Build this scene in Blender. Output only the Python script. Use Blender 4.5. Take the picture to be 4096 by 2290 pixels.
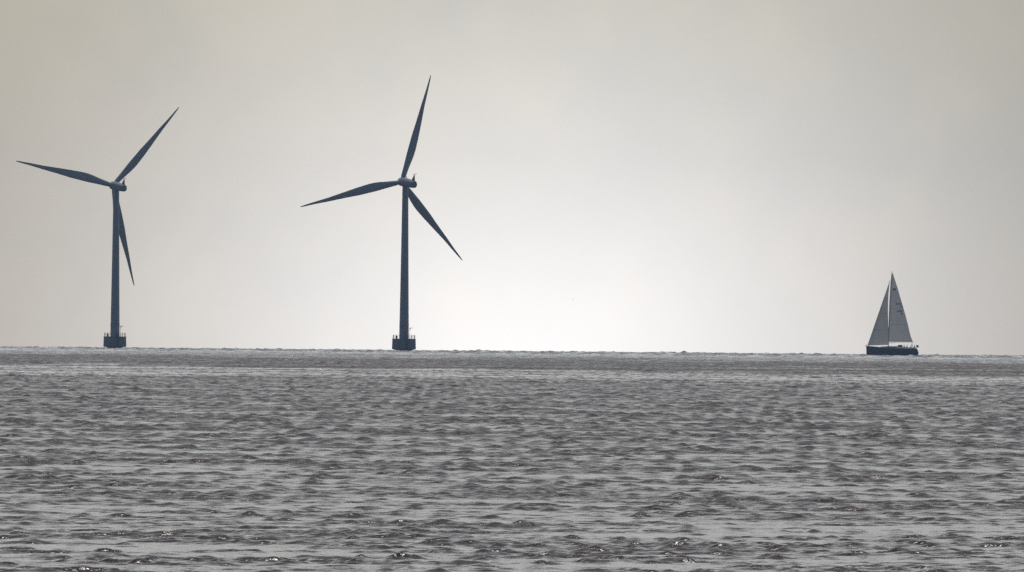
import bpy, bmesh, math, random
import numpy as np
from mathutils import Vector, Matrix

# ------------------------------------------------------------------ clearing
for o in list(bpy.data.objects):
    bpy.data.objects.remove(o)
S = bpy.context.scene
C = S.collection
R = math.radians
rng = random.Random(7)

# ------------------------------------------------------------------ camera
EARTH = 7.4e6            # effective earth radius (with refraction), metres
EYE = 3.0                # eye height above the water
cam_data = bpy.data.cameras.new("camera")
cam_data.sensor_width = 36.0
cam_data.lens = 505.4
cam_data.clip_start = 1.0
cam_data.clip_end = 120000.0
cam = bpy.data.objects.new("camera", cam_data)
C.objects.link(cam)
PITCH, ROLL = 0.00368, R(0.518)
fwd = Vector((0, math.cos(PITCH), math.sin(PITCH)))
right = Vector((1, 0, 0))
up = right.cross(fwd)
r2 = right * math.cos(ROLL) + up * math.sin(ROLL)
u2 = up * math.cos(ROLL) - right * math.sin(ROLL)
m = Matrix((r2, u2, -fwd)).transposed().to_4x4()
m.translation = Vector((0, 0, EYE))
cam.matrix_world = m
S.camera = cam

# ------------------------------------------------------------------ sky, sun, exposure
SUN_EL, SUN_AZ = R(67.5), R(1.5)       # azimuth measured from +Y towards +X
S.world = bpy.data.worlds.new("World")
S.world.use_nodes = True
wt = S.world.node_tree
wt.nodes.clear()


def wn(kind, **kw):
    n = wt.nodes.new(kind)
    for k, v in kw.items():
        setattr(n, k, v)
    return n


VEIL_LOW, VEIL_HIGH = 0.095, 1.5
sky = wn('ShaderNodeTexSky')
sky.sky_type = 'NISHITA'
sky.sun_disc = False
sky.sun_elevation = SUN_EL
sky.sun_rotation = SUN_AZ
sky.air_density = 1.0
sky.dust_density = 1.0
sky.ozone_density = 1.0
bg = wn('ShaderNodeBackground')
bg.inputs['Strength'].default_value = 0.05

wout = wn('ShaderNodeOutputWorld')
# a bright break in the high haze, low over the water: a lobe of pale light added to the sky
GLOW = Vector((math.sin(R(0.10)), math.cos(R(0.10)), -0.002)).normalized()
geo = wn('ShaderNodeTexCoord')
sub = wn('ShaderNodeVectorMath', operation='SUBTRACT')
sub.inputs[1].default_value = GLOW
wt.links.new(geo.outputs['Generated'], sub.inputs[0])
sc_ = wn('ShaderNodeVectorMath', operation='MULTIPLY')
sc_.inputs[1].default_value = (0.79, 1.0, 1.06)
wt.links.new(sub.outputs[0], sc_.inputs[0])
ln = wn('ShaderNodeVectorMath', operation='LENGTH')
wt.links.new(sc_.outputs[0], ln.inputs[0])


def wmath(op, a, b=None, clamp=False):
    n = wn('ShaderNodeMath', operation=op, use_clamp=clamp)
    for i, v in enumerate((a, b)):
        if v is None:
            continue
        if isinstance(v, (int, float)):
            n.inputs[i].default_value = v
        else:
            wt.links.new(v, n.inputs[i])
    return n.outputs[0]


q = wmath('DIVIDE', ln.outputs['Value'], 0.0252)
lobe = wmath('EXPONENT', wmath('MULTIPLY', wmath('POWER', q, 1.6), -1.0))
# the pale veil of haze that lies along the whole horizon
sepd = wn('ShaderNodeSeparateXYZ')
wt.links.new(geo.outputs['Generated'], sepd.inputs[0])
q2 = wmath('DIVIDE', wmath('ABSOLUTE', sepd.outputs['Z']), 0.30)
rise = wn('ShaderNodeMapRange', interpolation_type='SMOOTHSTEP')
rise.inputs['From Min'].default_value = 0.015
rise.inputs['From Max'].default_value = 0.13
rise.inputs['To Min'].default_value = VEIL_LOW
rise.inputs['To Max'].default_value = VEIL_HIGH
wt.links.new(sepd.outputs['Z'], rise.inputs['Value'])
side = wmath('POWER', wmath('ADD', wmath('MULTIPLY', sepd.outputs['Y'], 0.5), 0.5, clamp=True), 2.0)   # brighter on the sun's side
lobe2 = wmath('EXPONENT', wmath('MULTIPLY', wmath('POWER', q2, 2.0), -1.0))
noise = wn('ShaderNodeTexNoise')
noise.inputs['Scale'].default_value = 95.0
noise.inputs['Detail'].default_value = 4.0
noise.inputs['Roughness'].default_value = 0.55
wt.links.new(geo.outputs['Generated'], noise.inputs['Vector'])
tint = wn('ShaderNodeMix', data_type='RGBA')
tint.inputs['A'].default_value = (1.0, 0.955, 0.88, 1)
tint.inputs['B'].default_value = (0.99, 0.965, 0.92, 1)
wt.links.new(noise.outputs['Fac'], tint.inputs['Factor'])
# thin high cloud: browner to the left, greyer to the right, in soft patches
cloud = wmath('ADD', wmath('MULTIPLY', wmath('SUBTRACT', noise.outputs['Fac'], 0.5), 3.0), wmath('ADD', wmath('MULTIPLY', sepd.outputs['X'], 14.0), 0.5), clamp=True)
ctint = wn('ShaderNodeMix', data_type='RGBA')
ctint.inputs['A'].default_value = (1.08, 0.955, 0.76, 1)
ctint.inputs['B'].default_value = (0.82, 0.755, 0.62, 1)
wt.links.new(cloud, ctint.inputs['Factor'])
clow = wmath('EXPONENT', wmath('MULTIPLY', wmath('POWER', wmath('DIVIDE', wmath('ABSOLUTE', sepd.outputs['Z']), 0.055), 2.0), -1.0))
cfade = wn('ShaderNodeMix', data_type='RGBA')
cfade.inputs['A'].default_value = (0.95, 0.905, 0.83, 1)
wt.links.new(clow, cfade.inputs['Factor'])
wt.links.new(ctint.outputs['Result'], cfade.inputs['B'])
cmul = wn('ShaderNodeMix', data_type='RGBA', blend_type='MULTIPLY')
cmul.inputs['Factor'].default_value = 1.0
wt.links.new(sky.outputs[0], cmul.inputs['A'])
wt.links.new(cfade.outputs['Result'], cmul.inputs['B'])
wt.links.new(cmul.outputs['Result'], bg.inputs['Color'])
bg1 = wn('ShaderNodeBackground')
bg1.inputs['Color'].default_value = (0.985, 0.995, 1.035, 1)
wt.links.new(wmath('MULTIPLY', lobe, 1.0), bg1.inputs['Strength'])
bg2 = wn('ShaderNodeBackground')
wt.links.new(tint.outputs['Result'], bg2.inputs['Color'])
wt.links.new(wmath('MULTIPLY', wmath('MULTIPLY', lobe2, side), rise.outputs[0]), bg2.inputs['Strength'])
ad1 = wn('ShaderNodeAddShader')
ad2 = wn('ShaderNodeAddShader')
wt.links.new(bg.outputs[0], ad1.inputs[0])
wt.links.new(bg1.outputs[0], ad1.inputs[1])
wt.links.new(ad1.outputs[0], ad2.inputs[0])
wt.links.new(bg2.outputs[0], ad2.inputs[1])
murk = wmath('EXPONENT', wmath('MULTIPLY', wmath('POWER', wmath('DIVIDE', wmath('ABSOLUTE', sepd.outputs['Z']), 0.014), 2.0), -1.0))
bg3 = wn('ShaderNodeBackground')
bg3.inputs['Color'].default_value = (1.0, 0.66, 0.26, 1)
wt.links.new(wmath('MULTIPLY', murk, 0.07), bg3.inputs['Strength'])
ad3 = wn('ShaderNodeAddShader')
wt.links.new(ad2.outputs[0], ad3.inputs[0])
wt.links.new(bg3.outputs[0], ad3.inputs[1])
wt.links.new(ad3.outputs[0], wout.inputs['Surface'])

sd = bpy.data.lights.new("sun", 'SUN')
sd.energy = 2.0
sd.angle = R(0.5)
sd.color = (1.0, 0.95, 0.88)
sun = bpy.data.objects.new("sun", sd)
C.objects.link(sun)
sdir = Vector((math.sin(SUN_AZ) * math.cos(SUN_EL), math.cos(SUN_AZ) * math.cos(SUN_EL), math.sin(SUN_EL)))
sun.rotation_euler = sdir.to_track_quat('Z', 'Y').to_euler()

S.view_settings.view_transform = 'Standard'
S.view_settings.look = 'None'
S.view_settings.exposure = 0.0
S.view_settings.gamma = 1.0
S.view_settings.use_curve_mapping = False
S.render.engine = 'CYCLES'
S.cycles.max_bounces = 5
S.cycles.volume_bounces = 0
S.cycles.use_denoising = False      # the fine ripples are lost otherwise

# ------------------------------------------------------------------ material helpers


def mat(name, col, rough=0.6, spec=0.5, noise_amt=0.12, noise_scale=1.5, metallic=0.0, streak=None):
    mt = bpy.data.materials.new(name)
    mt.use_nodes = True
    nt = mt.node_tree
    b = nt.nodes['Principled BSDF']
    b.inputs['Roughness'].default_value = rough
    b.inputs['Specular IOR Level'].default_value = spec
    b.inputs['Metallic'].default_value = metallic
    tc = nt.nodes.new('ShaderNodeTexCoord')
    mp = nt.nodes.new('ShaderNodeMapping')
    mp.inputs['Scale'].default_value = streak or (1, 1, 1)
    nz = nt.nodes.new('ShaderNodeTexNoise')
    nz.inputs['Scale'].default_value = noise_scale
    nz.inputs['Detail'].default_value = 5
    mx = nt.nodes.new('ShaderNodeMix')
    mx.data_type = 'RGBA'
    a = [max(0, c * (1 - noise_amt)) for c in col]
    z = [min(1, c * (1 + noise_amt)) for c in col]
    mx.inputs['A'].default_value = (*a, 1)
    mx.inputs['B'].default_value = (*z, 1)
    nt.links.new(tc.outputs['Object'], mp.inputs['Vector'])
    nt.links.new(mp.outputs[0], nz.inputs['Vector'])
    nt.links.new(nz.outputs['Fac'], mx.inputs['Factor'])
    nt.links.new(mx.outputs['Result'], b.inputs['Base Color'])
    return mt


M = {}
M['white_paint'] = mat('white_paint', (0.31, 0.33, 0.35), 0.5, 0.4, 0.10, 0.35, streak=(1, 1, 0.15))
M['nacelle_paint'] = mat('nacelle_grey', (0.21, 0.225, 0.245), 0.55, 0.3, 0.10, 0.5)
M['concrete'] = mat('concrete', (0.26, 0.26, 0.26), 0.9, 0.2, 0.25, 0.8, streak=(1, 1, 0.3))
M['wet_concrete'] = mat('wet_concrete', (0.10, 0.10, 0.09), 0.5, 0.4, 0.3, 1.0)
M['steel'] = mat('galvanised_steel', (0.22, 0.22, 0.22), 0.5, 0.5, 0.15, 3.0)
M['rust'] = mat('rusty_steel', (0.13, 0.06, 0.035), 0.85, 0.2, 0.4, 2.0)
M['orange'] = mat('faded_orange_paint', (0.36, 0.24, 0.19), 0.6, 0.3, 0.2, 1.0)
M['red'] = mat('dark_red_paint', (0.16, 0.05, 0.05), 0.6, 0.3, 0.15, 2.0)
M['mast'] = mat('grey_alloy', (0.16, 0.165, 0.17), 0.4, 0.5, 0.1, 2.0)
M['deck'] = mat('white_deck', (0.62, 0.62, 0.60), 0.6, 0.3, 0.08, 2.0)
M['dark_glass'] = mat('dark_window', (0.02, 0.022, 0.025), 0.1, 0.5, 0.1, 2.0)
M['canvas'] = mat('navy_canvas', (0.03, 0.04, 0.07), 0.9, 0.1, 0.2, 4.0)
M['dark_cloth'] = mat('dark_clothes', (0.03, 0.032, 0.045), 0.9, 0.1, 0.3, 6.0)
M['brown_cloth'] = mat('rust_brown_clothes', (0.20, 0.085, 0.05), 0.9, 0.1, 0.3, 6.0)
M['skin'] = mat('skin', (0.42, 0.26, 0.19), 0.6, 0.3, 0.08, 6.0)
M['hair'] = mat('brown_hair', (0.05, 0.035, 0.025), 0.8, 0.2, 0.2, 20.0)
M['flag'] = mat('ochre_flag', (0.26, 0.17, 0.07), 0.9, 0.1, 0.2, 3.0)
M['letters'] = mat('black_sail_letters', (0.012, 0.013, 0.018), 0.8, 0.1, 0.1, 3.0)
M['feather'] = mat('grey_feathers', (0.25, 0.25, 0.25), 0.9, 0.1, 0.2, 6.0)

# dark blue topsides with one paler line low on the hull
M['hull'] = mat('navy_hull', (0.026, 0.036, 0.062), 0.25, 0.5, 0.15, 0.7, streak=(0.3, 1, 2))
nt = M['hull'].node_tree
b = nt.nodes['Principled BSDF']
tc = next(n for n in nt.nodes if n.type == 'TEX_COORD')
sx = nt.nodes.new('ShaderNodeSeparateXYZ')
nt.links.new(tc.outputs['Object'], sx.inputs[0])
rp = nt.nodes.new('ShaderNodeMapRange')
rp.inputs['From Min'].default_value = 0
rp.inputs['From Max'].default_value = 4
nt.links.new(sx.outputs['Z'], rp.inputs['Value'])
cr = nt.nodes.new('ShaderNodeValToRGB')
el = cr.color_ramp.elements
el[0].position, el[0].color = 0.0, (0, 0, 0, 1)
el[1].position, el[1].color = 1.0, (0, 0, 0, 1)
for p_, v_ in ((0.26, 0), (0.275, 1), (0.325, 1), (0.34, 0)):
    e = el.new(p_)
    e.color = (v_, v_, v_, 1)
nt.links.new(rp.outputs[0], cr.inputs['Fac'])
mx = nt.nodes.new('ShaderNodeMix')
mx.data_type = 'RGBA'
old = b.inputs['Base Color'].links[0].from_socket
nt.links.new(old, mx.inputs['A'])
mx.inputs['B'].default_value = (0.06, 0.08, 0.11, 1)
nt.links.new(cr.outputs['Color'], mx.inputs['Factor'])
nt.links.new(mx.outputs['Result'], b.inputs['Base Color'])


def sail_material(name, z0, step, through=0.32):
    mt = bpy.data.materials.new(name)
    mt.use_nodes = True
    nt = mt.node_tree
    nt.nodes.clear()
    out = nt.nodes.new('ShaderNodeOutputMaterial')
    tc = nt.nodes.new('ShaderNodeTexCoord')
    sx = nt.nodes.new('ShaderNodeSeparateXYZ')
    nt.links.new(tc.outputs['Object'], sx.inputs[0])

    def mth(op, a, bb):
        n = nt.nodes.new('ShaderNodeMath')
        n.operation = op
        for i, v in enumerate((a, bb)):
            if isinstance(v, (int, float)):
                n.inputs[i].default_value = v
            elif v is not None:
                nt.links.new(v, n.inputs[i])
        return n.outputs[0]
    seam = mth('LESS_THAN', mth('FRACT', mth('DIVIDE', mth('SUBTRACT', sx.outputs['Z'], z0), step), None), 0.035)
    nz = nt.nodes.new('ShaderNodeTexNoise')
    nz.inputs['Scale'].default_value = 0.35
    nz.inputs['Detail'].default_value = 5
    nt.links.new(tc.outputs['Object'], nz.inputs['Vector'])
    mx = nt.nodes.new('ShaderNodeMix')
    mx.data_type = 'RGBA'
    mx.inputs['A'].default_value = (0.44, 0.43, 0.425, 1)
    mx.inputs['B'].default_value = (0.66, 0.64, 0.60, 1)
    nt.links.new(nz.outputs['Fac'], mx.inputs['Factor'])
    m2 = nt.nodes.new('ShaderNodeMix')
    m2.data_type = 'RGBA'
    nt.links.new(mx.outputs['Result'], m2.inputs['A'])
    m2.inputs['B'].default_value = (0.40, 0.39, 0.39, 1)
    nt.links.new(seam, m2.inputs['Factor'])
    df = nt.nodes.new('ShaderNodeBsdfDiffuse')
    tr = nt.nodes.new('ShaderNodeBsdfTranslucent')
    nt.links.new(m2.outputs['Result'], df.inputs['Color'])
    nt.links.new(m2.outputs['Result'], tr.inputs['Color'])
    ms = nt.nodes.new('ShaderNodeMixShader')
    ms.inputs['Fac'].default_value = through
    nt.links.new(df.outputs[0], ms.inputs[1])
    nt.links.new(tr.outputs[0], ms.inputs[2])
    nt.links.new(ms.outputs[0], out.inputs['Surface'])
    return mt


# ------------------------------------------------------------------ mesh helpers
class MB:
    """collects simple shapes into ONE mesh object"""

    def __init__(self):
        self.v, self.f = [], []

    def add(self, vs, fs):
        o = len(self.v)
        self.v += [Vector(p) for p in vs]
        self.f += [tuple(i + o for i in f) for f in fs]

    def box(self, c, s, rot=None):
        vs = []
        for x in (-.5, .5):
            for y in (-.5, .5):
                for z in (-.5, .5):
                    p = Vector((x * s[0], y * s[1], z * s[2]))
                    if rot is not None:
                        p = rot @ p
                    vs.append(Vector(c) + p)
        self.add(vs, [(0, 1, 3, 2), (4, 6, 7, 5), (0, 4, 5, 1), (2, 3, 7, 6), (0, 2, 6, 4), (1, 5, 7, 3)])

    def tube(self, pts, rad, n=10):
        pts = [Vector(p) for p in pts]
        rads = rad if isinstance(rad, (list, tuple)) else [rad] * len(pts)
        vs, fs = [], []
        for i, p in enumerate(pts):
            a = pts[max(i - 1, 0)]
            bb = pts[min(i + 1, len(pts) - 1)]
            d = (bb - a).normalized()
            s = d.cross(Vector((0, 0, 1)))
            if s.length < 1e-4:
                s = d.cross(Vector((0, 1, 0)))
            s.normalize()
            t = s.cross(d)
            for k in range(n):
                an = 2 * math.pi * k / n
                vs.append(p + (s * math.cos(an) + t * math.sin(an)) * rads[i])
        for i in range(len(pts) - 1):
            for k in range(n):
                k2 = (k + 1) % n
                fs.append((i * n + k, i * n + k2, (i + 1) * n + k2, (i + 1) * n + k))
        fs.append(tuple(range(n))[::-1])
        fs.append(tuple((len(pts) - 1) * n + k for k in range(n)))
        self.add(vs, fs)

    def lathe(self, prof, n=40, cx=0, cy=0):
        vs, fs = [], []
        for (rr, z) in prof:
            for k in range(n):
                a = 2 * math.pi * k / n
                vs.append((cx + rr * math.cos(a), cy + rr * math.sin(a), z))
        for i in range(len(prof) - 1):
            for k in range(n):
                k2 = (k + 1) % n
                fs.append((i * n + k, i * n + k2, (i + 1) * n + k2, (i + 1) * n + k))
        fs.append(tuple(range(n))[::-1])
        fs.append(tuple((len(prof) - 1) * n + k for k in range(n)))
        self.add(vs, fs)

    def loft(self, rings, cap=True):
        n = len(rings[0])
        vs = [p for r_ in rings for p in r_]
        fs = []
        for i in range(len(rings) - 1):
            for k in range(n):
                k2 = (k + 1) % n
                fs.append((i * n + k, i * n + k2, (i + 1) * n + k2, (i + 1) * n + k))
        if cap:
            fs.append(tuple(range(n))[::-1])
            fs.append(tuple((len(rings) - 1) * n + k for k in range(n)))
        self.add(vs, fs)

    def build(self, name, material, parent=None, smooth=True, sharp=40):
        me = bpy.data.meshes.new(name)
        me.from_pydata([tuple(p) for p in self.v], [], self.f)
        me.validate()
        bm = bmesh.new()
        bm.from_mesh(me)
        bmesh.ops.recalc_face_normals(bm, faces=bm.faces)
        bm.to_mesh(me)
        bm.free()
        if smooth:
            for p in me.polygons:
                p.use_smooth = True
            me.set_sharp_from_angle(angle=R(sharp))
        me.materials.append(material)
        o = bpy.data.objects.new(name, me)
        C.objects.link(o)
        if parent is not None:
            o.parent = parent
        return o


def tag(o, label=None, cat=None, group=None, kind=None):
    for k, v in (('label', label), ('category', cat), ('group', group), ('kind', kind)):
        if v:
            o[k] = v
    return o


def empty(name, loc):
    o = bpy.data.objects.new(name, None)
    C.objects.link(o)
    o.location = loc
    o.empty_display_size = 0.5
    return o


def drop(x, y):
    """height of the still water there"""
    return -(x * x + y * y) / (2 * EARTH)


# ------------------------------------------------------------------ the sea
def smooth(a, b_, x):
    t = np.clip((x - a) / (b_ - a), 0, 1)
    return t * t * (3 - 2 * t)


def build_sea():
    nr = np.random.default_rng(11)
    d = [120.0]
    while d[-1] < 9000:
        x = d[-1]
        if x < 175:
            st = 0.6
        elif x < 1100:
            st = max(0.052, 0.00034 * x)
        elif x < 3000:
            st = 0.0006 * x
        else:
            st = 1.8 + (x - 3000) * 0.003
        d.append(x + st)
    d = np.array(d)
    NC = 880
    u = np.linspace(-1, 1, NC)
    TAN = 2048 / 57500 * 1.24
    half = 9 + d * TAN
    nrow = len(d)
    # wave components
    comps = []
    NW = 170
    for i in range(NW):
        lam = 0.15 * (5.0 / 0.15) ** (nr.random())
        k = 2 * math.pi / lam
        th = nr.normal(0, 0.65) + 0.2
        slope = 0.039 * ((lam / 0.27) ** 0.5 if lam < 0.27 else 1.0 if lam < 0.62 else (0.62 / lam) ** 0.85)
        comps.append((lam, k * math.sin(th), k * math.cos(th), slope / k * nr.uniform(0.6, 1.4), nr.random() * 6.283, math.sin(th), math.cos(th)))
    swell = []
    for i in range(26):
        lam = 2.2 * (20 / 2.2) ** nr.random()
        k = 2 * math.pi / lam
        th = nr.normal(0, 0.9)
        swell.append((lam, k * math.sin(th), k * math.cos(th), 0.038 * nr.uniform(0.6, 1.4), nr.random() * 6.283))
    patch = []
    for i in range(40):      # gusts: wavelets come in groups with smoother water between them
        lam = 0.65 * (12 / 0.65) ** nr.random()
        k = 2 * math.pi / lam
        th = nr.uniform(0, 6.283)
        patch.append((k * math.sin(th), k * math.cos(th), nr.random() * 6.283))
    gusts = []
    for i in range(24):
        lx, ly = 7 * (60 / 7) ** nr.random(), 14 * (120 / 14) ** nr.random()
        gusts.append((2 * math.pi / lx * nr.choice((-1, 1)), 2 * math.pi / ly, nr.random() * 6.283))
    mottle = []
    for i in range(36):
        lx, ly = 5.0 * (60 / 5.0) ** nr.random(), 15 * 6 ** nr.random()
        if i % 3 == 0:
            lx, ly = 150 * nr.uniform(.7, 2), 40 * 6 ** nr.random()
        mottle.append((2 * math.pi / lx, nr.choice((-1, 1)) * 2 * math.pi / ly, nr.random() * 6.283))
    co = np.empty((nrow, NC, 3), np.float32)
    lane_a = np.empty((nrow, NC), np.float32)
    B = 64
    for r0 in range(0, nrow, B):
        dd = d[r0:r0 + B]
        Y = np.repeat(dd[:, None], NC, 1)
        X = u[None, :] * half[r0:r0 + B, None]
        sp = max((dd[-1] - dd[0]) / max(1, len(dd) - 1) * (1 - 0.6 * float(smooth(800, 1300, dd[0]))), 2 * half[r0] / NC)
        # wind lanes: strips of ruffled and of slick water lying across the view
        wob = (55 * np.sin(X / 31 + 1.0 + Y / 300) + 38 * np.sin(X / 11.3 - Y / 170) + 30 * np.sin(X / 5.1 + Y / 90 + 2)
               + 24 * np.sin(X / 2.3 - Y / 60) + X * 0.8)
        yy = Y + wob * np.clip((Y / 1500) ** 2, 0.2, 4.0)
        lane = (smooth(1360, 1500, yy) * (1 - smooth(2150, 2650, yy)) * 0.70
                - 0.45 * smooth(1010, 1120, yy) * (1 - smooth(1380, 1440, yy))
                - 0.35 * smooth(1745, 1770, yy) * (1 - smooth(1820, 1860, yy))
                + 0.05 * smooth(4300, 5200, yy)
                - 0.30 * smooth(2500, 2700, yy) * (1 - smooth(3900, 4300, yy)))
        pt = np.zeros_like(X)
        for kx, ky, ph in patch:
            pt += np.cos(kx * X + ky * Y + ph)
        pt = pt / math.sqrt(len(patch) / 2)
        big = np.zeros_like(X)
        for kx, ky, ph in gusts:
            big += np.cos(kx * X + ky * Y + ph)
        big = big / math.sqrt(len(gusts) / 2)
        # cat's paws: loose mottling of the lanes
        mot = np.zeros_like(X)
        for kx, ky, ph in mottle:
            mot += np.cos(kx * X + ky * Y + ph)
        mot = mot / math.sqrt(len(mottle) / 2)
        lane = lane + 0.55 * mot * smooth(950, 1300, Y)
        gain = np.clip(0.51 + 0.17 * big + 0.52 * pt + 0.5 * np.minimum(lane, 0) + 0.3 * np.maximum(lane, 0), 0.13, 1.4)
        Z = np.zeros_like(X)
        DX = np.zeros_like(X)
        DY = np.zeros_like(X)
        for lam, kx, ky, a, ph, sx, cy in comps:
            w = min(1.0, max(0.0, (lam / sp - 2.0) / 1.6))
            if w <= 0:
                continue
            if lam > 0.5:            # shorter chop close inshore, longer waves farther out
                w *= 0.55 + 0.45 * float(smooth(180, 560, dd.mean()))
            p = (kx * X + ky * Y + ph) % 6.283185307
            p = p.astype(np.float32)
            Z += (a * w) * np.cos(p)
            s = np.sin(p) * (a * w * 0.6)
            DX -= s * sx
            DY -= s * cy
        # ripples too small for the mesh at that distance become surface roughness
        lost = sum(0.5 * (a * 6.283 / lam) ** 2 * (1 - min(1.0, max(0.0, (lam / sp - 2.0) / 1.6)) ** 2) * cy * cy for lam, kx, ky, a, ph, sx, cy in comps)
        r0_ = np.clip(0.13 + 0.233 * (lane + 0.5), 0.11, 0.55)
        lane_a[r0:r0 + B] = (r0_ ** 4 + 0.35 * lost * gain ** 2) ** 0.25
        Z *= gain
        DX *= gain
        DY *= gain
        env = smooth(3000, 5200, dd)
        if env.max() > 0:
            rag = np.clip(0.75 + 0.6 * np.roll(mot, 37, 1), 0.1, 2.2)
            for lam, kx, ky, a, ph in swell:
                Z += env[:, None] * a * rag * np.cos(kx * X + ky * Y + ph)
        edge = smooth(0, 0.06, 1 - np.abs(u))[None, :]
        Z = Z * edge + drop(X, Y)
        co[r0:r0 + B, :, 0] = X + DX * edge
        co[r0:r0 + B, :, 1] = Y + DY * edge
        co[r0:r0 + B, :, 2] = Z
    nv = nrow * NC
    idx = np.arange(nv, dtype=np.int32).reshape(nrow, NC)
    quads = np.stack([idx[:-1, :-1], idx[:-1, 1:], idx[1:, 1:], idx[1:, :-1]], -1).reshape(-1, 4)
    # the wide, plain sheet round it, slightly lower, out past the horizon on every side
    rad = np.concatenate([[0.0], np.geomspace(20, 16000, 60)])
    NA = 96
    ang = np.linspace(0, 2 * np.pi, NA, endpoint=False)
    wide = np.stack([np.outer(rad, np.cos(ang)), np.outer(rad, np.sin(ang)),
                     np.repeat((-(rad ** 2) / (2 * EARTH) - 0.45)[:, None], NA, 1)], -1).astype(np.float32)
    wi = np.arange(len(rad) * NA, dtype=np.int32).reshape(len(rad), NA) + nv
    wj = np.roll(wi, -1, 1)
    wq = np.stack([wi[:-1], wj[:-1], wj[1:], wi[1:]], -1)[1:].reshape(-1, 4)[:, ::-1]
    cen = np.stack([wi[1], wj[1]], -1)
    allv = np.concatenate([co.reshape(-1, 3), wide.reshape(-1, 3)])
    allq = np.concatenate([quads, wq])
    me = bpy.data.meshes.new("sea")
    me.vertices.add(len(allv))
    me.vertices.foreach_set("co", allv.ravel())
    me.loops.add(len(allq) * 4)
    me.loops.foreach_set("vertex_index", allq.ravel().astype(np.int32))
    me.polygons.add(len(allq))
    me.polygons.foreach_set("loop_start", np.arange(0, len(allq) * 4, 4, dtype=np.int32))
    me.polygons.foreach_set("use_smooth", np.ones(len(allq), dtype=bool))
    at = me.attributes.new("ruffle", 'FLOAT', 'POINT')
    at.data.foreach_set("value", np.concatenate([lane_a.ravel(), np.full(len(wide.reshape(-1, 3)), 0.4, np.float32)]))
    me.update(calc_edges=True)
    o = bpy.data.objects.new("sea", me)
    C.objects.link(o)
    o['kind'] = 'structure'
    mt = bpy.data.materials.new("sea_water")
    mt.use_nodes = True
    nt = mt.node_tree
    b = nt.nodes['Principled BSDF']
    b.inputs['Base Color'].default_value = (0.030, 0.0145, 0.0075, 1)
    b.inputs['IOR'].default_value = 1.333
    b.inputs['Specular IOR Level'].default_value = 0.5
    ra = nt.nodes.new('ShaderNodeAttribute')
    ra.attribute_name = "ruffle"
    nt.links.new(ra.outputs['Fac'], b.inputs['Roughness'])
    tc = nt.nodes.new('ShaderNodeTexCoord')
    nz = nt.nodes.new('ShaderNodeTexNoise')
    nz.inputs['Scale'].default_value = 4.5
    nz.inputs['Detail'].default_value = 3
    nz.inputs['Roughness'].default_value = 0.6
    nt.links.new(tc.outputs['Object'], nz.inputs['Vector'])
    bp = nt.nodes.new('ShaderNodeBump')
    bp.inputs['Strength'].default_value = 0.8
    bp.inputs['Distance'].default_value = 0.07
    nt.links.new(nz.outputs['Fac'], bp.inputs['Height'])
    nt.links.new(bp.outputs[0], b.inputs['Normal'])
    me.materials.append(mt)
    return o


build_sea()

# ------------------------------------------------------------------ wind turbines
BLADE = [(r_ * 1.012, le * 1.02, te * 1.02, tk) for r_, le, te, tk in [(0.9, 0.62, 0.62, 1.0), (2.0, 0.80, 0.90, .95), (5, .87, 1.28, .62), (8, .97, 1.75, .42), (10, 1.03, 1.95, .34), (12, 1.03, 2.0, .29),
         (16.5, 1.00, 1.75, .23), (21, .76, 1.38, .2), (27.6, .54, .80, .19), (32.7, .28, .55, .18), (36.5, .2, .32, .17),
         (37.9, .13, .17, .16), (38.3, .05, .05, .15)]]


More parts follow.
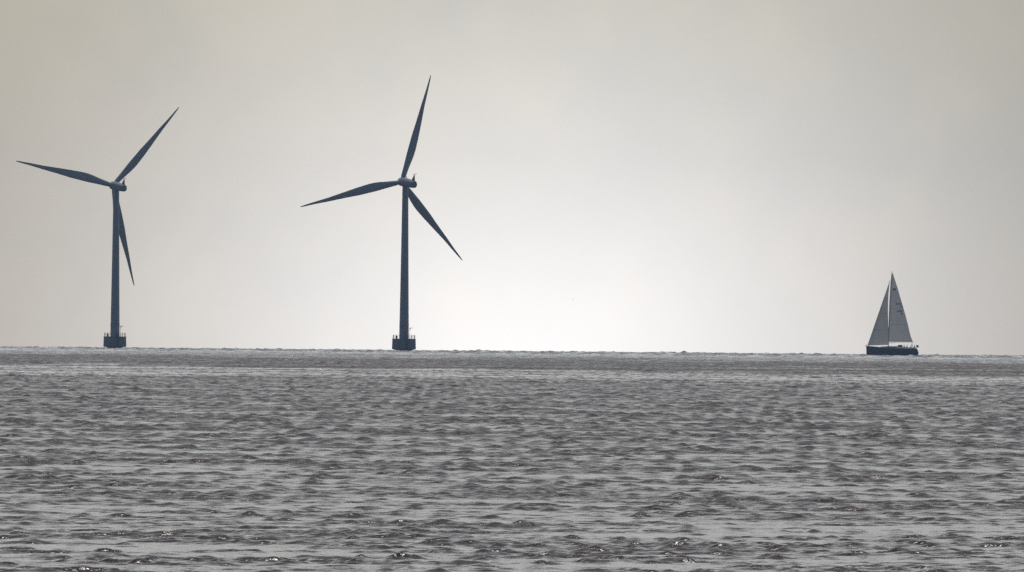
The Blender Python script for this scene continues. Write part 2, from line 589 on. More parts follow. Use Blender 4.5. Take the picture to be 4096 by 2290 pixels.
def turbine(loc, yaw, theta, label):
    root = empty('wind_turbine', loc)
    tag(root, label, 'wind turbine', 'offshore wind turbines')
    # concrete foundation: narrow neck in the water, wide drum above it
    fb = MB()
    fb.lathe([(2.3, -3.0), (2.3, 0.2), (2.9, 0.55), (4.12, 0.75), (4.16, 0.85), (4.06, 4.25), (4.14, 4.28), (4.14, 4.42)], 48)
    f = fb.build('foundation', M['concrete'], root, sharp=25)
    lb = MB()
    ax = R(-76)
    tang = Vector((-math.sin(ax), math.cos(ax), 0))
    base = Vector((math.cos(ax), math.sin(ax), 0)) * 4.32
    for s in (-.33, .33):
        lb.tube([base + tang * s + Vector((0, 0, -1.0)), base + tang * s + Vector((0, 0, 5.6))], 0.09, 8)
    for k in range(20):
        z = -0.8 + k * 0.33
        lb.tube([base - tang * .33 + Vector((0, 0, z)), base + tang * .33 + Vector((0, 0, z))], 0.035, 6)
    lb.build('ladder', M['rust'], f)
    # railing
    rb = MB()
    NP = 16
    for k in range(NP):
        a = 2 * math.pi * (k + 0.1) / NP
        p = Vector((3.82 * math.cos(a), 3.82 * math.sin(a), 4.42))
        rb.tube([p, p + Vector((0, 0, 1.3))], 0.075, 8)
    for z in (4.95, 5.35, 5.70):
        rb.tube([Vector((3.82 * math.cos(2 * math.pi * k / 48), 3.82 * math.sin(2 * math.pi * k / 48), z)) for k in range(49)], 0.035, 6)
    rb.build('railing', M['steel'], root)
    # davit crane beside the tower
    db = MB()
    db.tube([(2.05, -0.4, 4.42), (2.03, -0.4, 8.0), (2.15, -0.4, 8.25)], [0.13, 0.10, 0.10], 8)
    db.tube([(2.12, -0.4, 8.15), (2.95, -0.45, 8.22)], [0.10, 0.06], 8)
    db.box((2.1, -0.4, 8.0), (0.34, 0.34, 0.4))
    db.tube([(2.85, -0.45, 8.2), (2.85, -0.45, 7.85)], 0.03, 6)
    db.build('davit_crane', M['steel'], root)
    eb = MB()
    eb.box((-2.6, -0.6, 4.42 + 0.45), (0.7, 0.9, 0.9))
    eb.box((-2.6, -0.6, 4.42 + 0.95), (0.5, 0.6, 0.1))
    eb.build('equipment_box', M['steel'], root, smooth=False)
    HUB = 59.0
    # tower
    tb = MB()
    prof = []
    for k in range(25):
        t = k / 24
        prof.append((1.70 + (1.02 - 1.70) * (t ** 0.9), 4.42 + t * (HUB - 1.1 - 4.42)))
    tb.lathe(prof, 48)
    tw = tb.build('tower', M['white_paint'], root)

    def trad(z):
        t = (z - 4.42) / (HUB - 1.1 - 4.42)
        return 1.70 + (1.02 - 1.70) * (t ** 0.9)
    bb = MB()
    bb.lathe([(trad(8.0) + .0, 8.0), (trad(8.0) + .025, 8.0), (trad(9.2) + .025, 9.2), (trad(9.2) + .0, 9.2)], 48)
    bb.build('warning_band', M['orange'], tw)
    do = MB()
    rot = Matrix.Rotation(R(12), 3, 'Z')
    do.box(rot @ Vector((0, -1.70, 5.6)), (0.9, 0.16, 2.1), rot)
    do.build('door', M['steel'], tw, smooth=False)
    # rotor frame
    ti = R(6.2)
    e1 = Vector((math.cos(yaw), math.sin(yaw), 0))
    h = Vector((-math.sin(yaw), math.cos(yaw), 0))
    ax3 = (h * math.cos(ti) + Vector((0, 0, 1)) * math.sin(ti)).normalized()
    e2 = e1.cross(ax3).normalized()
    top = Vector((0, 0, HUB - 0.25))

    def P(s, x, y):
        return top + ax3 * s + e1 * x * 1.12 + e2 * y * 1.14

    def ring(s, w, hh, dy=0.0, n=28, ex=2.6):
        out = []
        for k in range(n):
            a = 2 * math.pi * k / n
            ca, sa = math.cos(a), math.sin(a)
            out.append(P(s, math.copysign(abs(ca) ** (2 / ex), ca) * w, dy + math.copysign(abs(sa) ** (2 / ex), sa) * hh))
        return out
    nb = MB()
    nb.loft([ring(-7.25, .25, .25, -.02), ring(-7.2, .65, .65, -.02), ring(-7.0, .92, .93, -.01), ring(-6.5, 1.08, 1.1), ring(-4, 1.2, 1.22, .02),
             ring(-1, 1.32, 1.36, .02), ring(0.4, 1.36, 1.4, .02), ring(1.1, 1.32, 1.36), ring(1.45, 1.12, 1.16)])
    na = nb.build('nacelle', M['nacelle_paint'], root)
    vb = MB()
    # three-sided instrument mast on the rear of the roof
    a0, a1, a2, a3 = P(-6.75, -.22, .95), P(-6.75, .22, .95), P(-4.9, .18, 1.10), P(-4.9, -.18, 1.10)
    tp = [P(-6.72, -.06, 3.0), P(-6.72, .06, 3.0), P(-6.5, .06, 3.0), P(-6.5, -.06, 3.0)]
    vb.add([a0, a1, a2, a3] + tp, [(0, 1, 2, 3), (4, 5, 6, 7), (0, 1, 5, 4), (1, 2, 6, 5), (2, 3, 7, 6), (3, 0, 4, 7)])
    mst = vb.build('instrument_mast', M['red'], na, smooth=False)
    wv = MB()
    wv.tube([P(-6.6, -.55, 3.05), P(-6.6, .55, 3.05)], .05, 6)
    wv.tube([P(-6.6, -.5, 3.0), P(-6.6, -.5, 3.35)], .05, 6)
    wv.tube([P(-6.6, .5, 3.0), P(-6.6, .5, 3.35)], .05, 6)
    wv.tube([P(-6.9, .5, 3.35), P(-6.2, .5, 3.35)], .045, 6)
    wv.build('wind_vane', M['steel'], na)
    lm = MB()
    lm.tube([P(-.6, 0, 1.3), P(-.6, 0, 1.75)], .05, 6)
    lm.tube([P(-.6, 0, 1.7), P(-.6, 0, 2.0)], .14, 10)
    lm.build('roof_beacon', M['red'], na)
    # hub and spinner
    OV = 2.75
    hb = MB()
    hb.loft([ring(1.5, 1.05, 1.05, 0, 28, 2), ring(1.75, 1.32, 1.32, 0, 28, 2), ring(3.1, 1.34, 1.34, 0, 28, 2), ring(3.8, 1.15, 1.15, 0, 28, 2), ring(4.3, .8, .8, 0, 28, 2),
             ring(4.6, .4, .4, 0, 28, 2), ring(4.7, .1, .1, 0, 28, 2)])
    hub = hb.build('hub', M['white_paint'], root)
    cone = R(4.4)
    for j in range(3):
        th = theta + j * 2 * math.pi / 3
        sp = (e1 * math.cos(th) + e2 * math.sin(th))
        sp_c = sp * math.cos(cone) + ax3 * math.sin(cone)
        tr = e1 * math.sin(th) - e2 * math.cos(th)
        nm = sp_c.cross(tr).normalized()
        c0 = top + ax3 * OV
        rings = []
        for (r_, le, te, tk) in BLADE:
            tw_ = R(14) * max(0, 1 - r_ / 24) ** 1.5 * min(1, r_ / 6)
            tdir = tr * math.cos(tw_) + nm * math.sin(tw_)
            ndir = nm * math.cos(tw_) - tr * math.sin(tw_)
            ch = le + te
            pts = []
            n = 22
            for k in range(n):
                a = 2 * math.pi * k / n
                xc = 0.5 - 0.5 * math.cos(a)         # 0 at leading edge
                sgn = 1 if a < math.pi else -1
                foil = 5 * (0.2969 * math.sqrt(xc) - 0.126 * xc - 0.3516 * xc ** 2 + 0.2843 * xc ** 3 - 0.1036 * xc ** 4)
                circ = math.sqrt(max(0, 0.25 - (xc - .5) ** 2))
                bl = max(0, min(1, (r_ - 1.5) / 7))
                y_ = (circ * (1 - bl) * tk + foil * tk * bl * (1.0 if sgn > 0 else 0.8)) * sgn * ch
                pts.append(c0 + sp_c * r_ + tdir * (-le + xc * ch) + ndir * y_)
            rings.append(pts)
        bm_ = MB()
        bm_.loft(rings)
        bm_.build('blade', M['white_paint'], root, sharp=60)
    return root


for (x, y, yaw, th, label) in (
        (-37.4, 5000, R(27.3), R(74.4), 'nearer grey wind turbine with one blade almost upright, in the middle of the view'),
        (-143.45, 5200, R(26.0), R(47.9), 'farther grey wind turbine at far left, one blade hanging down behind its tower')):
    turbine((x, y, drop(x, y)), yaw, th, label)

# ------------------------------------------------------------------ sailing yacht
BX, BY = 132.3, 5000.0
yacht = empty('sailing_yacht', (BX, BY, drop(BX, BY)))
tag(yacht, 'dark blue sailing yacht under grey mainsail and jib, bow pointing left', 'sailboat')


def Q(X, Y):
    """yacht drawing units to metres (x aft, z up)"""
    z = (1380 - Y) / 43.6
    return ((X - 565) / 43.6 - 0.00904 * z, z)


def interp(x, xs, ys):
    return float(np.interp(x, xs, ys))


# hull
hx = [-8.95, -8.6, -7.5, -6, -4, -2, 0, 2, 4, 6, 7.5, 8.2, 8.55]
rings = []
for x in hx:
    hw = interp(x, [-8.95, -8.0, -6, -3, 0, 2.5, 6, 8.55], [0.06, 0.42, 1.15, 1.95, 2.3, 2.35, 2.15, 1.8])
    zs = interp(x, [-8.95, -6, -3, 0, 3, 8.55], [3.32, 3.12, 2.86, 2.70, 2.62, 2.52])
    zk = interp(x, [-8.95, -8.0, 0, 6, 8.55], [-0.5, -0.9, -1.1, -0.5, 0.15])
    ringp = []
    prof = [(1.0, zs), (1.02, zs - .5), (1.0, zs - 1.2), (.93, .9), (.80, .3), (.5, -.25), (.15, zk)]
    prof = [(w, max(z, zk)) for w, z in prof]

    def stern(z):
        if x < 7.4:
            return -0.03 * (3.3 - z) * -1 if x < -8.5 else 0.0
        t = (z - 1.25) / 1.4
        return max(0.0, (x - 7.4) / 1.15) * 0.55 * (1 - t * t)
    for w, z in prof:
        ringp.append((x + (0.0 if x > -8.5 else 0.045 * (3.3 - z)) + (stern(z) if x > 7.4 else 0), -w * hw, z))
    for w, z in reversed(prof):
        ringp.append((x + (0.0 if x > -8.5 else 0.045 * (3.3 - z)) + (stern(z) if x > 7.4 else 0), w * hw, z))
    rings.append([Vector(p) for p in ringp])
hbm = MB()
hbm.loft(rings)
# rounded transom
last = rings[-1]
cen = sum(last, Vector()) / len(last)
pr = [last]
for sc_k, off in ((0.85, .18), (0.6, .30), (0.3, .36)):
    pr.append([cen + (p - cen) * sc_k + Vector((off, 0, 0)) for p in last])
hbm.f.pop()
hbm.loft(pr)
hbm.f = [f for f in hbm.f if True]
hull = hbm.build('hull', M['hull'], yacht, sharp=50)


def deck_z(x):
    return interp(x, [-8.95, -6, -3, 0, 3, 8.55], [3.32, 3.12, 2.86, 2.70, 2.62, 2.52])


def half_beam(x):
    return interp(x, [-8.95, -8.0, -6, -3, 0, 2.5, 6, 8.55], [0.06, 0.42, 1.15, 1.95, 2.3, 2.35, 2.15, 1.8])


db = MB()
rg = []
for x in hx:
    w, z = half_beam(x) * 0.985, deck_z(x)
    rg.append([Vector((x, -w, z + .004)), Vector((x, w, z + .004)), Vector((x, w, z + .07)), Vector((x, 0, z + .12)), Vector((x, -w, z + .07))])
db.loft(rg)
db.build('deck', M['deck'], yacht, sharp=30)
# coachroof
cb = MB()
rg = []
for x, hgt, w in ((-4.2, .08, .7), (-3.4, .34, 1.05), (-2, .52, 1.3), (0, .66, 1.45), (1.6, .72, 1.5), (2.3, .70, 1.5), (2.45, .45, 1.5)):
    z = deck_z(x) + .06
    rg.append([Vector((x, -w, z - .02)), Vector((x, -w * .92, z + hgt * .8)), Vector((x, -w * .6, z + hgt)), Vector((x, w * .6, z + hgt)),
               Vector((x, w * .92, z + hgt * .8)), Vector((x, w, z - .02))])
cb.loft(rg)
roof = cb.build('coachroof', M['deck'], yacht, sharp=30)
for x0, x1 in ((-1.9, -0.6), (-0.2, 1.6)):
    wb = MB()
    for s in (-1,):
        a, e = deck_z(x0) + .22, deck_z(x1) + .26
        w0 = np.interp((x0, x1), (-4.2, -3.4, -2, 0, 1.6, 2.3), (.7, 1.05, 1.3, 1.45, 1.5, 1.5))
        wb.add([(x0, -w0[0] - .01, a), (x1, -w0[1] - .01, e), (x1, -w0[1] - .01, e + .24), (x0 + .3, -w0[0] + .02, a + .2),
                (x0, -w0[0] + .10, a), (x1, -w0[1] + .10, e), (x1, -w0[1] + .10, e + .24), (x0 + .3, -w0[0] + .12, a + .2)],
               [(0, 1, 2, 3), (7, 6, 5, 4), (0, 4, 5, 1), (1, 5, 6, 2), (2, 6, 7, 3), (3, 7, 4, 0)])
    wb.build('window', M['dark_glass'], roof, smooth=False)
# cockpit coamings
for s in (-1, 1):
    cm = MB()
    rg = []
    for x, hgt in ((2.5, .50), (4, .46), (6, .38), (7.4, .28), (7.8, .06)):
        z = deck_z(x) + .05
        yy = s * 1.45
        rg.append([Vector((x, yy - .14, z)), Vector((x, yy + .14, z)), Vector((x, yy + .10, z + hgt)), Vector((x, yy - .10, z + hgt))])
    cm.loft(rg)
    cm.build('coaming', M['deck'], yacht, sharp=30)
# cockpit benches
for s in (-1, 1):
    cm = MB()
    cm.box((5.0, s * 0.98, 2.62 + .24), (4.6, .55, .30))
    cm.build('bench', M['deck'], yacht, smooth=False)
cm = MB()
cm.box((8.0, 0, 2.55 + .26), (.7, 2.4, .36))
cm.build('aft_seat', M['deck'], yacht, smooth=False)
# spray hood over the companionway
sh = MB()
rg = []
for x, hgt in ((1.75, .70), (2.1, 1.05), (2.6, 1.22), (3.3, 1.22), (3.7, 1.08)):
    z = deck_z(x)
    w = 1.35
    rg.append([Vector((x, w * math.cos(a), z + max(0.3, hgt * (0.35 + .65 * math.sin(a) ** .6)))) for a in [math.pi * k / 12 for k in range(13)]] +
              [Vector((x, w * .95 * math.cos(a), z - .03 + max(0.3, hgt * (0.35 + .65 * math.sin(a) ** .6)))) for a in [math.pi * (12 - k) / 12 for k in range(13)]])
sh.loft(rg)
sh.build('spray_hood', M['canvas'], yacht)
for xw in (2.15, 4.3):
    wn_ = MB()
    wn_.lathe([(.13, deck_z(xw) + .3), (.10, deck_z(xw) + .55), (.15, deck_z(xw) + .7)], 14, xw, -1.45 if xw > 3 else -1.1)
    wn_.build('winch', M['steel'], yacht)
# wheel
wh = MB()
wh.tube([Vector((6.55, .62 * math.cos(2 * math.pi * k / 24), 3.35 + .62 * math.sin(2 * math.pi * k / 24))) for k in range(25)], .03, 6)
for k in range(5):
    a = 2 * math.pi * k / 5
    wh.tube([(6.55, 0, 3.35), (6.55, .62 * math.cos(a), 3.35 + .62 * math.sin(a))], .02, 6)
wh.tube([(6.4, 0, 2.6), (6.45, 0, 3.4)], [.16, .10], 10)
wh.build('steering_wheel', M['steel'], yacht)
# pulpit, anchor roller and pushpit
pp = MB()
pp.tube([(-7.6, -.5, 3.25), (-7.6, -.5, 3.85), (-8.9, -.18, 3.95), (-9.1, 0, 3.95), (-8.9, .18, 3.95), (-7.6, .5, 3.85), (-7.6, .5, 3.25)], .025, 6)
pp.tube([(-8.8, -.15, 3.35), (-8.9, -.18, 3.95)], .02, 6)
pp.tube([(-8.8, .15, 3.35), (-8.9, .18, 3.95)], .02, 6)
pp.build('pulpit', M['steel'], yacht)
an = MB()
an.box((-9.05, 0, 3.40), (.75, .22, .12))
an.tube([(-9.25, 0, 3.42), (-9.42, 0, 3.30), (-9.30, 0, 3.12)], [.07, .09, .05], 8)
an.build('anchor', M['steel'], yacht)
ps = MB()
for (x, y) in ((6.9, -1.85), (8.3, -1.6), (8.55, -.7), (8.55, .7), (8.3, 1.6), (6.9, 1.85)):
    ps.tube([(x, y, deck_z(min(x, 8.5)) + .03), (x, y, deck_z(min(x, 8.5)) + .65)], .022, 6)
for hh in (.35, .65):
    ps.tube([(6.9, -1.85, 2.56 + hh), (8.3, -1.6, 2.53 + hh), (8.55, -.7, 2.52 + hh), (8.55, .7, 2.52 + hh), (8.3, 1.6, 2.53 + hh), (6.9, 1.85, 2.56 + hh)], .02, 6)
ps.build('pushpit', M['steel'], yacht)
# spars
mx0, mz0 = Q(511, 1236)
mx1, mz1 = Q(569, 112)
ma = MB()
ma.tube([(mx0, 0, 2.7), ((mx0 + mx1) / 2 - .03, 0, (mz0 + mz1) / 2), (mx1, 0, mz1)], [.16, .14, .08], 12)
mast = ma.build('mast', M['mast'], yacht)
hd = MB()
hd.tube([(mx1, 0, mz1 - .05), (mx1 - .15, 0, mz1 + .45)], .03, 6)
hd.tube([(mx1 - .45, 0, mz1 + .38), (mx1 + .28, 0, mz1 + .22)], .035, 6)
hd.build('masthead_vane', M['mast'], mast)
bo0 = Q(513, 1168)
bo1 = Q(888, 1166)
bm_ = MB()
bm_.tube([(bo0[0], 0, bo0[1] - .08), (bo1[0], -.9, bo1[1] - .06)], [.11, .09], 10)
boom = bm_.build('boom', M['mast'], yacht)
vg = MB()
v0, v1 = Q(516, 1203), Q(625, 1170)
vg.tube([(v0[0], 0, v0[1]), (v1[0], -.25, v1[1] - .1)], .04, 6)
vg.build('boom_vang', M['steel'], boom)


def sail(name, left, right_, belly, swing, material, nrow=40, ncol=16):
    """left/right edges as lists of drawing points from foot to head"""
    L = [Q(*p) for p in left]
    Rr = [Q(*p) for p in right_]

    def edge(pts, t):
        n = np.linspace(0, 1, len(pts))
        lens = np.concatenate([[0], np.cumsum([math.dist(pts[i], pts[i + 1]) for i in range(len(pts) - 1)])])
        lens /= lens[-1]
        return float(np.interp(t, lens, [p[0] for p in pts])), float(np.interp(t, lens, [p[1] for p in pts]))

    def pos(s, t):
        a, bq = edge(L, t), edge(Rr, t)
        ch = abs(bq[0] - a[0])
        x = a[0] + (bq[0] - a[0]) * s
        z = a[1] + (bq[1] - a[1]) * s
        y = -ch * belly * 4 * (s ** .8) * (1 - s) - ch * swing * s * (1 - .5 * t)
        return Vector((x, y, z))
    g0, g1 = [], []
    for i in range(nrow + 1):
        for j in range(ncol + 1):
            p = pos(j / ncol, i / nrow)
            g0.append(p)
            g1.append(p + Vector((0, .012, 0)))
    N = ncol + 1
    fs = []
    off = len(g0)
    for i in range(nrow):
        for j in range(ncol):
            q_ = (i * N + j, i * N + j + 1, (i + 1) * N + j + 1, (i + 1) * N + j)
            fs.append(q_)
    sb = MB()
    sb.add(g0, fs)
    o = sb.build(name, material, yacht)
    return o, pos


main_l = [(514, 1164), (519, 850), (524, 650), (535, 450), (546, 280), (560, 140), (566, 116)]
main_r = [(884, 1164), (850, 1080), (820, 950), (780, 790), (730, 612), (690, 480), (652, 345), (612, 225), (590, 155), (572, 116)]
mainsail, mpos = sail('mainsail', main_l, main_r, 0.07, 0.14, sail_material('mainsail_cloth', *(lambda a: (a, 5.62, 0.42))(Q(0, 910)[1])))
jib_l = [(200, 1228), (290, 966), (365, 747), (450, 500), (530, 268), (541, 236)]
jib_r = [(515, 1216), (517, 1100), (517, 980), (512, 860), (508, 740), (508, 620), (515, 450), (528, 300), (541.5, 235)]
jib, jpos = sail('jib', jib_l, jib_r, 0.09, 0.12, sail_material('jib_cloth', *(lambda a: (a, 5.62))(Q(0, 990)[1])))
fs_ = MB()
t0, t1 = Q(196, 1234), Q(543, 222)
fs_.tube([(t0[0], 0, t0[1]), (t1[0], 0, t1[1])], .05, 8)
fs_.build('forestay', M['mast'], yacht)


def y_on_sail(x, z, pos):
    """depth of the sail's face at (x, z): search over the surface"""
    s, t = .5, .5
    for _ in range(40):
        p = pos(s, t)
        px = pos(min(1, s + .01), t)
        pt = pos(s, min(1, t + .01)) if t < .98 else pos(s, t - .01)
        sg = 1 if t < .98 else -1
        a11, a12 = (px.x - p.x) / .01, sg * (pt.x - p.x) / .01
        a21, a22 = (px.z - p.z) / .01, sg * (pt.z - p.z) / .01
        det = a11 * a22 - a12 * a21
        if abs(det) < 1e-6:
            break
        ex, ez = x - p.x, z - p.z
        s = min(.99, max(0, s + (a22 * ex - a12 * ez) / det * .8))
        t = min(.99, max(0, t + (-a21 * ex + a11 * ez) / det * .8))
    return pos(s, t).y


def lettering(name, text, X, Y, width, height, off, mirror=False):
    cu = bpy.data.curves.new(name + '_outline', 'FONT')
    cu.body = text
    cu.size = 1.0
    cu.offset = 0.035
    to = bpy.data.objects.new(name + '_outline', cu)
    C.objects.link(to)
    bpy.context.view_layer.update()
    dg = bpy.context.evaluated_depsgraph_get()
    me = bpy.data.meshes.new_from_object(to.evaluated_get(dg))
    bpy.data.objects.remove(to)
    bpy.data.curves.remove(cu)
    xs = [v.co.x for v in me.vertices]
    ys = [v.co.y for v in me.vertices]
    x0, x1, y0, y1 = min(xs), max(xs), min(ys), max(ys)
    cx, cz = Q(X, Y)
    w, h_ = width / 43.6, height / 43.6
    for v in me.vertices:
        fx = (v.co.x - x0) / (x1 - x0) - .5
        if mirror:
            fx = -fx
        xx, zz = cx + fx * w, cz + ((v.co.y - y0) / (y1 - y0) - .5) * h_
        v.co = (xx, y_on_sail(xx, zz, mpos) + off, zz)
    me.materials.append(M['letters'])
    o = bpy.data.objects.new(name, me)
    C.objects.link(o)
    o.parent = mainsail
    return o


lettering('sail_letters', 'SWE', 682, 702, 84, 34, -.02)
lettering('sail_number', '8', 712, 739, 22, 26, -.02)
lettering('sail_letters', 'SWE', 662, 592, 84, 34, .02, True)
lettering('sail_number', '8', 700, 630, 22, 26, .02, True)
# round class badge high on the mainsail
eb = MB()
ecx, ecz = Q(603, 373)
for k in range(20):
    a0, a1 = 2 * math.pi * k / 20, 2 * math.pi * (k + 1) / 20
    pts = []
    for rr, a in ((.28, a0), (.52, a0), (.52, a1), (.28, a1)):
        x, z = ecx + rr * math.cos(a), ecz + rr * .85 * math.sin(a)
        pts.append((x, y_on_sail(x, z, mpos) - .02, z))
    eb.add(pts, [(0, 1, 2, 3)])
pts = []
for (xx, zz) in ((-.5, -.08), (.5, -.08), (.5, .10), (-.5, .10)):
    pts.append((ecx + xx, y_on_sail(ecx + xx, ecz + zz, mpos) - .025, ecz + zz))
eb.add(pts, [(0, 1, 2, 3)])
eb.build('class_badge', M['letters'], mainsail, smooth=False)
# ensign on a raked staff at the stern
fg = MB()
fg.tube([(8.5, -.5, 2.6), (9.25, -.5, 3.85)], .03, 6)
st = fg.build('flag_staff', M['mast'], yacht)
fl = MB()
cl = []
NU, NVv = 8, 6
for i in range(NU + 1):
    for j in range(NVv + 1):
        uu, vv = i / NU, j / NVv
        x = 9.22 - .75 * uu * (1 - .15 * vv) + .12 * vv * (1 - uu)
        z = 3.85 - .85 * vv - .30 * uu + (.25 * uu * abs(vv - .5) * 2)
        y = -.5 + .10 * math.sin(uu * 7 + vv * 2)
        cl.append((x, y, z))
fl.add(cl, [(i * (NVv + 1) + j, i * (NVv + 1) + j + 1, (i + 1) * (NVv + 1) + j + 1, (i + 1) * (NVv + 1) + j) for i in range(NU) for j in range(NVv)])
fo = fl.build('flag', M['flag'], st)
md = fo.modifiers.new('thickness', 'SOLIDIFY')
md.thickness = .01


# ------------------------------------------------------------------ people on board
def person(loc, label, joints, edges, cloth, hair_at):
    names = list(joints)
    me = bpy.data.meshes.new('person')
    me.from_pydata([joints[n][0] for n in names], [(names.index(a), names.index(b_)) for a, b_ in edges], [])
    o = bpy.data.objects.new('person', me)
    C.objects.link(o)
    sk = o.modifiers.new('skin', 'SKIN')
    for i, n in enumerate(names):
        rr = joints[n][1]
        if n not in ('neck', 'head', 'crown') and not n.startswith(('hand', 'fing')):      # padded sailing clothes
            rr = tuple(c * 1.22 for c in rr) if isinstance(rr, tuple) else rr * 1.22
        me.skin_vertices[0].data[i].radius = (rr, rr) if not isinstance(rr, tuple) else rr
        me.skin_vertices[0].data[i].use_root = (n == 'pelvis')
    sk.use_smooth_shade = True
    ss = o.modifiers.new('sub', 'SUBSURF')
    ss.levels = ss.render_levels = 2
    bpy.context.view_layer.update()
    dg = bpy.context.evaluated_depsgraph_get()
    m2 = bpy.data.meshes.new_from_object(o.evaluated_get(dg))
    o.modifiers.clear()
    o.data = m2
    bpy.data.meshes.remove(me)
    m2.materials.clear()
    m2.materials.append(cloth)
    m2.materials.append(M['skin'])
    hz = joints['neck'][0]
    hands = [joints[n][0] for n in names if n.startswith('hand')]
    for p in m2.polygons:
        c = p.center
        skin = c.z > hz[2] + .02 or any((c - Vector(h_)).length < .10 for h_ in hands)
        p.material_index = 1 if skin else 0
        p.use_smooth = True
    o.location = loc
    tag(o, label, 'person', 'crew on the sailing yacht')
    hb = MB()
    hc = Vector(hair_at)
    rg = []
    for k in range(7):
        el_ = R(-10 + k * 16)
        rg.append([hc + Vector((.118 * math.cos(el_) * math.cos(a) + .012, .108 * math.cos(el_) * math.sin(a), .125 * math.sin(el_))) for a in [2 * math.pi * i / 16 for i in range(16)]])
    hb.loft(rg)
    hb.build('hair', M['hair'], o)
    return o


def standing():
    J = {'pelvis': ((0, 0, .95), (.16, .13)), 'waist': ((0, 0, 1.12), (.145, .115)), 'chest': ((-.01, 0, 1.35), (.17, .13)), 'neck': ((-.01, 0, 1.51), .062),
         'head': ((-.03, 0, 1.62), .095), 'crown': ((-.03, 0, 1.72), .085),
         'hipl': ((0, -.11, .90), .11), 'kneel': ((-.02, -.14, .50), .075), 'anklel': ((.02, -.15, .09), .05), 'toel': ((-.14, -.16, .04), .042),
         'hipr': ((0, .11, .90), .11), 'kneer': ((-.04, .15, .50), .075), 'ankler': ((.0, .17, .09), .05), 'toer': ((-.16, .18, .04), .042),
         'shl': ((0, -.20, 1.43), .075), 'ell': ((-.02, -.27, 1.17), .052), 'handl': ((-.22, -.25, 1.0), .042), 'fingl': ((-.31, -.23, .99), .028),
         'shr': ((0, .20, 1.43), .075), 'elr': ((-.02, .27, 1.17), .052), 'handr': ((-.22, .25, 1.0), .042), 'fingr': ((-.31, .23, .99), .028)}
    E = [('pelvis', 'waist'), ('waist', 'chest'), ('chest', 'neck'), ('neck', 'head'), ('head', 'crown')]
    for s in 'lr':
        E += [('pelvis', 'hip' + s), ('hip' + s, 'knee' + s), ('knee' + s, 'ankle' + s), ('ankle' + s, 'toe' + s),
              ('chest', 'sh' + s), ('sh' + s, 'el' + s), ('el' + s, 'hand' + s), ('hand' + s, 'fing' + s)]
    return J, E, (-.02, 0, 1.70)


def sitting(f):
    """f: +1 looks towards the stern, -1 towards the bow; hips at seat height 0"""
    J = {'pelvis': ((0, 0, .12), (.17, .14)), 'waist': ((.01 * f, 0, .30), (.15, .12)), 'chest': ((.05 * f, 0, .53), (.18, .14)), 'neck': ((.08 * f, 0, .69), .062),
         'head': ((.11 * f, 0, .80), .095), 'crown': ((.11 * f, 0, .90), .085),
         'hipl': ((.06 * f, -.12, .10), .11), 'kneel': ((.45 * f, -.16, .12), .078), 'anklel': ((.48 * f, -.16, -.32), .05), 'toel': ((.62 * f, -.17, -.37), .042),
         'hipr': ((.06 * f, .12, .10), .11), 'kneer': ((.45 * f, .16, .12), .078), 'ankler': ((.46 * f, .16, -.32), .05), 'toer': ((.60 * f, .17, -.37), .042),
         'shl': ((.05 * f, -.20, .60), .075), 'ell': ((.12 * f, -.27, .35), .052), 'handl': ((.34 * f, -.18, .26), .042), 'fingl': ((.42 * f, -.15, .24), .028),
         'shr': ((.05 * f, .20, .60), .075), 'elr': ((.12 * f, .27, .35), .052), 'handr': ((.34 * f, .18, .26), .042), 'fingr': ((.42 * f, .15, .24), .028)}
    E = standing()[1]
    return J, E, (.10 * f, 0, .88)


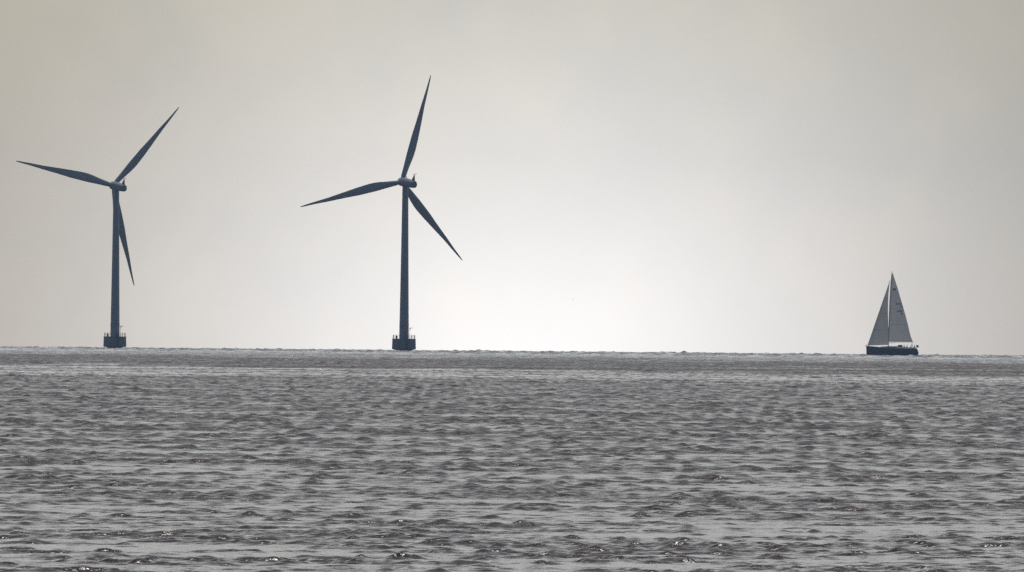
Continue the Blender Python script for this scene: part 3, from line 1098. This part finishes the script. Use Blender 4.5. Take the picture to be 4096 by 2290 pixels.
base = yacht.location
J, E, H = standing()
person(base + Vector((7.0, -.35, 2.62)), 'person in dark clothes standing upright near the stern of the yacht', J, E, M['dark_cloth'], H)
J, E, H = sitting(-1)
person(base + Vector((8.0, -.5, 3.0)), 'person in rust brown jacket sitting by the stern flag', J, E, M['brown_cloth'], H)
J, E, H = sitting(1)
person(base + Vector((4.15, -.98, 2.99)), 'person in dark clothes sitting in the cockpit just behind the spray hood', J, E, M['dark_cloth'], H)
J, E, H = sitting(-1)
person(base + Vector((5.35, -.98, 2.95)), 'dark clad person sitting low midway along the cockpit bench', J, E, M['dark_cloth'], H)

# ------------------------------------------------------------------ far bird
bx, by, bz = 29.8, 7000.0, 22.5
bd = MB()
bd.tube([(-.24, 0, 0), (-.12, 0, .02), (.05, 0, .02), (.26, 0, -.01)], [.03, .09, .085, .02], 8)
bd.tube([(-.30, 0, .03), (-.22, 0, .04), (-.14, 0, .03)], [.015, .05, .05], 8)
for s in (-1, 1):
    bd.add([(-.10, s * .05, .03), (.10, s * .05, .03), (.02, s * .38, .22), (-.10, s * .36, .23), (.12, s * .72, .10),
            (-.10, s * .05, .045), (.10, s * .05, .04), (.02, s * .38, .23), (-.10, s * .36, .245), (.12, s * .72, .105)],
           [(0, 1, 2, 3), (3, 2, 4), (5, 8, 7, 6), (8, 9, 7), (0, 3, 8, 5), (3, 4, 9, 8), (1, 6, 7, 2), (2, 7, 9, 4)])
bird = bd.build('seabird', M['feather'])
bird.location = (bx, by, bz)
bird.rotation_euler = (0, 0, R(50))
tag(bird, 'tiny far bird, a dark speck in the bright sky right of the middle turbine', 'bird')

# ------------------------------------------------------------------ sea haze
hz = MB()
hz.box((0, 4750, 40), (1400, 9600, 170))
haze = hz.build('haze', bpy.data.materials.new('haze_air'), smooth=False)
hm = haze.data.materials[0]
hm.use_nodes = True
hm.node_tree.nodes.clear()
ho = hm.node_tree.nodes.new('ShaderNodeOutputMaterial')
pv = hm.node_tree.nodes.new('ShaderNodeVolumePrincipled')
pv.inputs['Color'].default_value = (0.42, 0.655, 1.0, 1)
pv.inputs['Density'].default_value = 3.3e-5
pv.inputs['Anisotropy'].default_value = 0.3
hm.node_tree.links.new(pv.outputs[0], ho.inputs['Volume'])
haze['kind'] = 'stuff'
